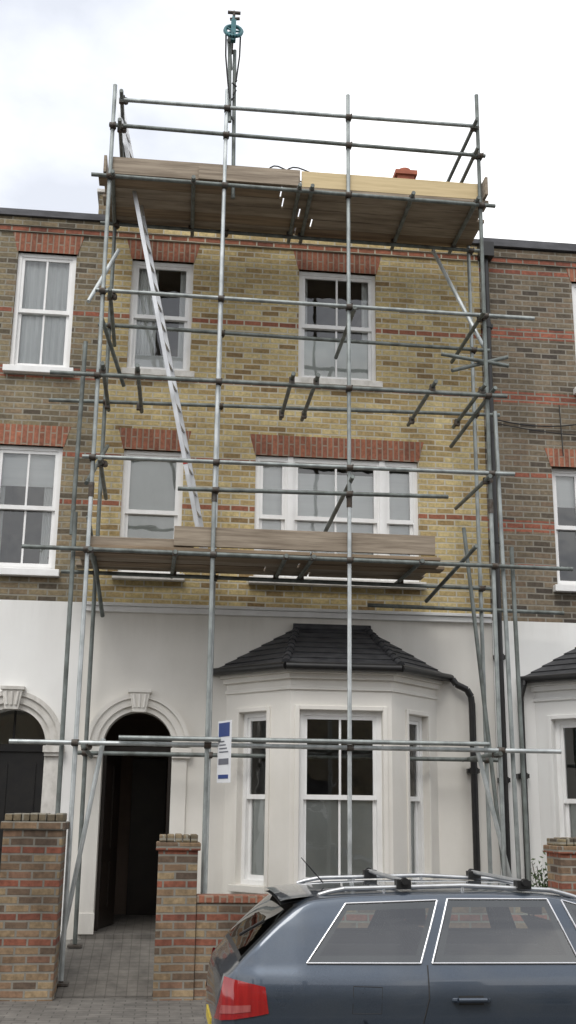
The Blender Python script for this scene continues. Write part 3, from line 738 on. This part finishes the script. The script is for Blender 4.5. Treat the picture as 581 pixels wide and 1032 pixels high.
mb=MB(); mb.add(vs,fs,0,True); body=mb.build('body',[M_car,M_plast],CAR,fixn=True)
WHX=[-.22,2.46]
for wx in WHX:
    for s in (-1,1):
        c=MB(); c.tube((wx,YC+s*1.2,.31),(wx,YC+s*.62,.31),.355,0,40); co=c.build('cut',[M_plast],None,fixn=True)
        md=body.modifiers.new('b','BOOLEAN'); md.object=co; md.operation='DIFFERENCE'; md.solver='EXACT'
        dg=bpy.context.evaluated_depsgraph_get(); me=bpy.data.meshes.new_from_object(body.evaluated_get(dg))
        body.modifiers.clear(); 
        if len(me.polygons)>500: body.data=me
        bpy.data.objects.remove(co)
DLO=[((-.56,.985),(.12,.985),(.26,1.332),(-.31,1.31)),((.19,.985),(1.10,.985),(.96,1.340),(.325,1.338)),((1.19,.985),(1.98,.985),(1.50,1.215),(1.05,1.336))]
def inside(c,x,z,m):
    for k in range(4):
        a,b=c[k],c[(k+1)%4]; dx,dz=b[0]-a[0],b[1]-a[1]
        if (dx*(z-a[1])-dz*(x-a[0]))/math.hypot(dx,dz)<m: return False
    return True
bm=bmesh.new(); bm.from_mesh(body.data)
kill=[f for f in bm.faces if abs(f.calc_center_median().y-YC)>.5 and any(inside(c,f.calc_center_median().x,f.calc_center_median().z,.020) for c in DLO)]
bmesh.ops.delete(bm,geom=kill,context='FACES'); bm.to_mesh(body.data); bm.free()
def patch(mb,f,nu,nv,mi=0):
    vs=[f(i/nu,j/nv) for i in range(nu+1) for j in range(nv+1)]
    mb.add(vs,[(i*(nv+1)+j,(i+1)*(nv+1)+j,(i+1)*(nv+1)+j+1,i*(nv+1)+j+1) for i in range(nu) for j in range(nv)],mi,True)
def q(c,u,v):
    bl,br,tr,tl=c; x=(1-v)*((1-u)*bl[0]+u*br[0])+v*((1-u)*tl[0]+u*tr[0]); z=(1-v)*((1-u)*bl[1]+u*br[1])+v*((1-u)*tl[1]+u*tr[1]); return x,z
gm=MB();tm=MB();dk=MB()
for s in (-1,1):
    for ci,c in enumerate(DLO):
        for (u0,u1,v0,v1,o) in ((0,.065,0,1,.003),(.935,1,0,1,.003),(0,1,0,.125,.0036),(0,1,.875,1,.0036)):
            patch(dk,lambda u,v:(lambda x,z:(x,YC+s*(sidey(x,z)+o),z))(*q(c,u0+(u1-u0)*u,v0+(v1-v0)*v)),16,8,1)
        patch(gm,lambda u,v:(lambda x,z:(x,YC+s*(sidey(x,z)+.006),z))(*q(c,.012+.976*u,.02+.96*v)),16,8,0)
        pts=[q(c,u,0) for u in np.linspace(0,1,14)]+[q(c,1,v) for v in np.linspace(0,1,7)[1:]]+[q(c,1-u,1) for u in np.linspace(0,1,14)[1:]]+[q(c,0,1-v) for v in np.linspace(0,1,7)[1:]]
        P3=[(float(x),YC+s*(sidey(x,z)+.003),float(z)) for x,z in pts]
        tm.path(P3,.0075,0,6)
    ry=.57; rp=[(-.46,.0),(-.40,.012),(-.30,.022),(.45,.028),(1.02,.022),(1.14,.01),(1.2,0)]
    P3=[(x,YC+s*ry,topz(x,ry)+h+.004) for x,h in rp]
    tm.path(P3,.014,1,8)
    for x in (-.05,.45): tm.tube((x,YC+s*ry,topz(x,ry)-.01),(x,YC+s*ry,topz(x,ry)+.03),.012,1,8)
    for x in (.07,.84):
        dk.box(x-.045,x+.045,YC+s*ry-.04,YC+s*ry+.04,topz(x,ry)+.018,topz(x,ry)+.070,1)
    for pts in ([(.16,.975),(.155,.80),(.10,.62),(.12,.50),(.14,.36)],[(1.15,.975),(1.14,.6),(1.14,.32)],[(2.04,.96),(2.06,.6),(2.02,.34)]):
        dense=[]
        for (xa,za),(xb,zb_) in zip(pts[:-1],pts[1:]):
            for t in np.linspace(0,1,6)[:-1]: dense.append((xa+(xb-xa)*t,za+(zb_-za)*t))
        dense.append(pts[-1]); dk.path([(float(x),YC+s*(sidey(x,z)-.001),float(z)) for x,z in dense],.0045,1,6)
    for x0 in (.30,1.28):
        patch(dk,lambda u,v:(lambda x,z:(x,YC+s*(sidey(x,z)+.002),z))(x0+.03+.15*u,.765+.05*v),6,4,1)
        dk.path([(x0,YC+s*(sidey(x0,.79)+.0),.79),(x0+.02,YC+s*(sidey(x0,.79)+.035),.795),(x0+.19,YC+s*(sidey(x0+.2,.79)+.035),.795),(x0+.21,YC+s*sidey(x0+.21,.79),.79)],.014,2,8)
    patch(dk,lambda u,v:(lambda x,z:(x,YC+s*(sidey(x,z)+.008),z))(.2+1.8*u,.50+.05*v),20,3,1)
    fl=[(-.30,.72),(-.13,.72),(-.12,.86),(-.29,.865),(-.30,.72)]
    if s<0:
        dense=[(xa+(xb-xa)*t,za+(zb_-za)*t) for (xa,za),(xb,zb_) in zip(fl[:-1],fl[1:]) for t in (0,.33,.66)]+[fl[-1]]
        dk.path([(x,YC+s*(sidey(x,z)-.002),z) for x,z in dense],.003,1,5)
    TL=((-1.084,.66),(-.78,.72),(-.80,.86),(-1.035,.905))
    patch(dk,lambda u,v:(lambda x,z:(x-.006,YC+s*(sidey(x,z)+.006),z))(*q(TL,u,v)),26,8,3)
    patch(dk,lambda u,v:(lambda x,z:(x-.007,YC+s*(sidey(x,z)+.009),z))(*q(TL,.06+.6*u,.16+.2*v)),14,3,4)
    patch(dk,lambda u,v:(lambda x,z:(x+.006,YC+s*(sidey(x,z)+.006),z))(3.02+.32*u,.58+.10*v),20,5,4)
    if s>0: dk.box(1.80,1.98,YC+.86,YC+1.02,.97,1.09,2)
    else: dk.box(1.80,1.98,YC-1.02,YC-.86,.97,1.09,2)
for x in (.07,.84):
    zz=topz(x,.57)+.062
    tm.tube((x,YC-.62,zz),(x,YC+.62,zz),.014,1,10)
    for s in (-1,1): dk.tube((x,YC+s*.60,zz),(x,YC+s*.645,zz),.022,1,10)
for x0,x1,ww,gi in ((-.955,-.60,.93,1),(1.30,2.06,.93,1)):
    patch(dk,lambda u,v:(lambda x,y:(x+(-.004 if x0<0 else .004),YC+y,topz(x,y)+.003))(x0+(x1-x0)*u,(2*v-1)*ww*sidey(x0+(x1-x0)*u,ends(x0+(x1-x0)*u))),16,24,1)
    patch(gm,lambda u,v:(lambda x,y:(x+(-.006 if x0<0 else .006),YC+y,topz(x,y)+.006))(x0+.02+(x1-x0-.04)*u,(2*v-1)*(ww-.03)*sidey(x0+(x1-x0)*u,ends(x0+(x1-x0)*u))),16,24,gi)
for o in (.010,-.012):
    patch(dk,lambda u,v:(-.70+.26*u,YC+(2*v-1)*.58,topz(-.5,0)+o-.02*abs(2*v-1)**3-.03*(1-u)**2),6,16,2 if o>0 else 1)
dk.tube((-.90,YC,1.065),(-.78,YC-.35,1.18),.009,1,6); dk.box(-1.096,-1.088,YC-.26,YC+.26,.53,.60,5)
dk.tube((-.35,YC,1.39),(-.5,YC,1.55),.005,1,6,r2=.003)
gm.build('windows',[M_cglass,M_rglass],CAR); 
# cabin: trim liner, seats with headrests, steering wheel
cb=MB()
cb.box(-.80,2.0,YC-.74,YC+.74,.45,.93)
cab=cb.build('cabin_liner',[M_seat],CAR,.03)
se=MB()
for x0,ys in ((.16,(-.42,.0,.42)),(1.18,(-.38,.38))):
    for yy in ys:
        wd=.19 if x0<1 else .23
        se.add([(x0+.16,YC+yy-wd,.90),(x0+.30,YC+yy-wd,.90),(x0+.30,YC+yy+wd,.90),(x0+.16,YC+yy+wd,.90),(x0,YC+yy-wd*.85,1.14),(x0+.09,YC+yy-wd*.85,1.14),(x0+.09,YC+yy+wd*.85,1.14),(x0,YC+yy+wd*.85,1.14)],[(0,3,2,1),(4,5,6,7),(0,1,5,4),(1,2,6,5),(2,3,7,6),(3,0,4,7)])
        se.box(x0-.02,x0+.06,YC+yy-.12,YC+yy+.12,1.17,1.29)
        for t in (-.05,.05): se.tube((x0+.02,YC+yy+t,1.12),(x0+.02,YC+yy+t,1.19),.008)
for i in range(20):
    a0=i*math.pi/10;a1=(i+1)*math.pi/10; P=lambda a:(1.78-.06*math.sin(a),YC+.36+.18*math.cos(a),1.0+.15*math.sin(a))
    se.tube(P(a0),P(a1),.014)
se.build('seats',[M_seat],CAR,.025)
M_plate=surf('number_plate',(.60,.45,.05),(.55,.42,.05),.5,sc=(3,3,3),bm=0)
dk.build('fittings',[M_seat,M_plast,M_car,M_lamp,M_lampw,M_plate],CAR); tm.build('bright_trim',[M_chrome,M_alu],CAR)
wh=MB()
for wx in WHX:
    for s in (-1,1):
        y0,y1=YC+s*.66,YC+s*.865; cz=.316
        wh.tube((wx,y0,cz),(wx,y1,cz),.312,0,48)
        wh.tube((wx,y1-s*.02,cz),(wx,y1+s*.004,cz),.215,1,36)
        for k in range(7):
            a=k*2*math.pi/7; wh.tube((wx,y1+s*.012,cz),(wx+.19*math.cos(a),y1+s*.006,cz+.19*math.sin(a)),.022,2,6)
        wh.tube((wx,y1,cz),(wx,y1+s*.02,cz),.05,2,16)
        for i in range(28):
            a0=i*2*math.pi/28;a1=(i+1)*2*math.pi/28
            wh.tube((wx+.205*math.cos(a0),y1+s*.005,cz+.205*math.sin(a0)),(wx+.205*math.cos(a1),y1+s*.005,cz+.205*math.sin(a1)),.012,2,6)
wh.build('wheels',[M_tyre,M_plast,M_alu],CAR)

# ------------------------------------------------------------------ world / light
W=bpy.data.worlds.new('World'); S.world=W; W.use_nodes=True; nt=W.node_tree
bg=nt.nodes['Background']; sky=N(nt,'ShaderNodeTexSky',sky_type='NISHITA'); sky.sun_disc=False
EL,AZ=math.radians(52),math.radians(200)
sky.sun_elevation=EL; sky.sun_rotation=AZ; sky.air_density=1; sky.dust_density=3
tc=N(nt,'ShaderNodeTexCoord'); mp=N(nt,'ShaderNodeMapping'); mp.inputs['Scale'].default_value=(1.4,1.4,2.6); mp.inputs['Location'].default_value=(.15,.1,.2)
nt.links.new(tc.outputs['Generated'],mp.inputs['Vector'])
n1=noise(nt,mp.outputs[0],1.9,7,.52)
cl=ramp(nt,n1,[(.34,(.52,.545,.60)),(.46,(.68,.70,.745)),(.56,(1,1,1))])
sc=N(nt,'ShaderNodeVectorMath',operation='SCALE'); nt.links.new(cl,sc.inputs[0]); sc.inputs['Scale'].default_value=16
colr=mix(nt,.93,sky.outputs[0],sc.outputs[0])
nt.links.new(colr,bg.inputs[0]); bg.inputs[1].default_value=.105
sd=bpy.data.lights.new('sun','SUN'); sd.energy=1.5; sd.angle=math.radians(25); sd.color=(1,.97,.92)
so=bpy.data.objects.new('sun',sd); COL.objects.link(so)
dirv=Vector((math.sin(AZ)*math.cos(EL),math.cos(AZ)*math.cos(EL),math.sin(EL)))
so.rotation_euler=dirv.to_track_quat('Z','Y').to_euler()

# ------------------------------------------------------------------ camera
f,th,ph,ro=1122,.2625,.1085,.0126
F=Vector((math.sin(ph)*math.cos(th),math.cos(ph)*math.cos(th),math.sin(th)))
R0=Vector((math.cos(ph),-math.sin(ph),0)); U0=R0.cross(F)
R=R0*math.cos(ro)+U0*math.sin(ro); U=U0*math.cos(ro)-R0*math.sin(ro)
cam=bpy.data.cameras.new('camera'); cam.sensor_fit='VERTICAL'; cam.sensor_height=24; cam.sensor_width=24; cam.lens=f/1032*24
cam.clip_end=2000
co=bpy.data.objects.new('camera',cam); COL.objects.link(co)
m3=Matrix((R,U,-F)).transposed().to_4x4(); m3.translation=Vector((-1.465,-13.2,1.85)); co.matrix_world=m3
S.camera=co
S.view_settings.view_transform='Standard'; S.view_settings.look='None'; S.view_settings.exposure=0
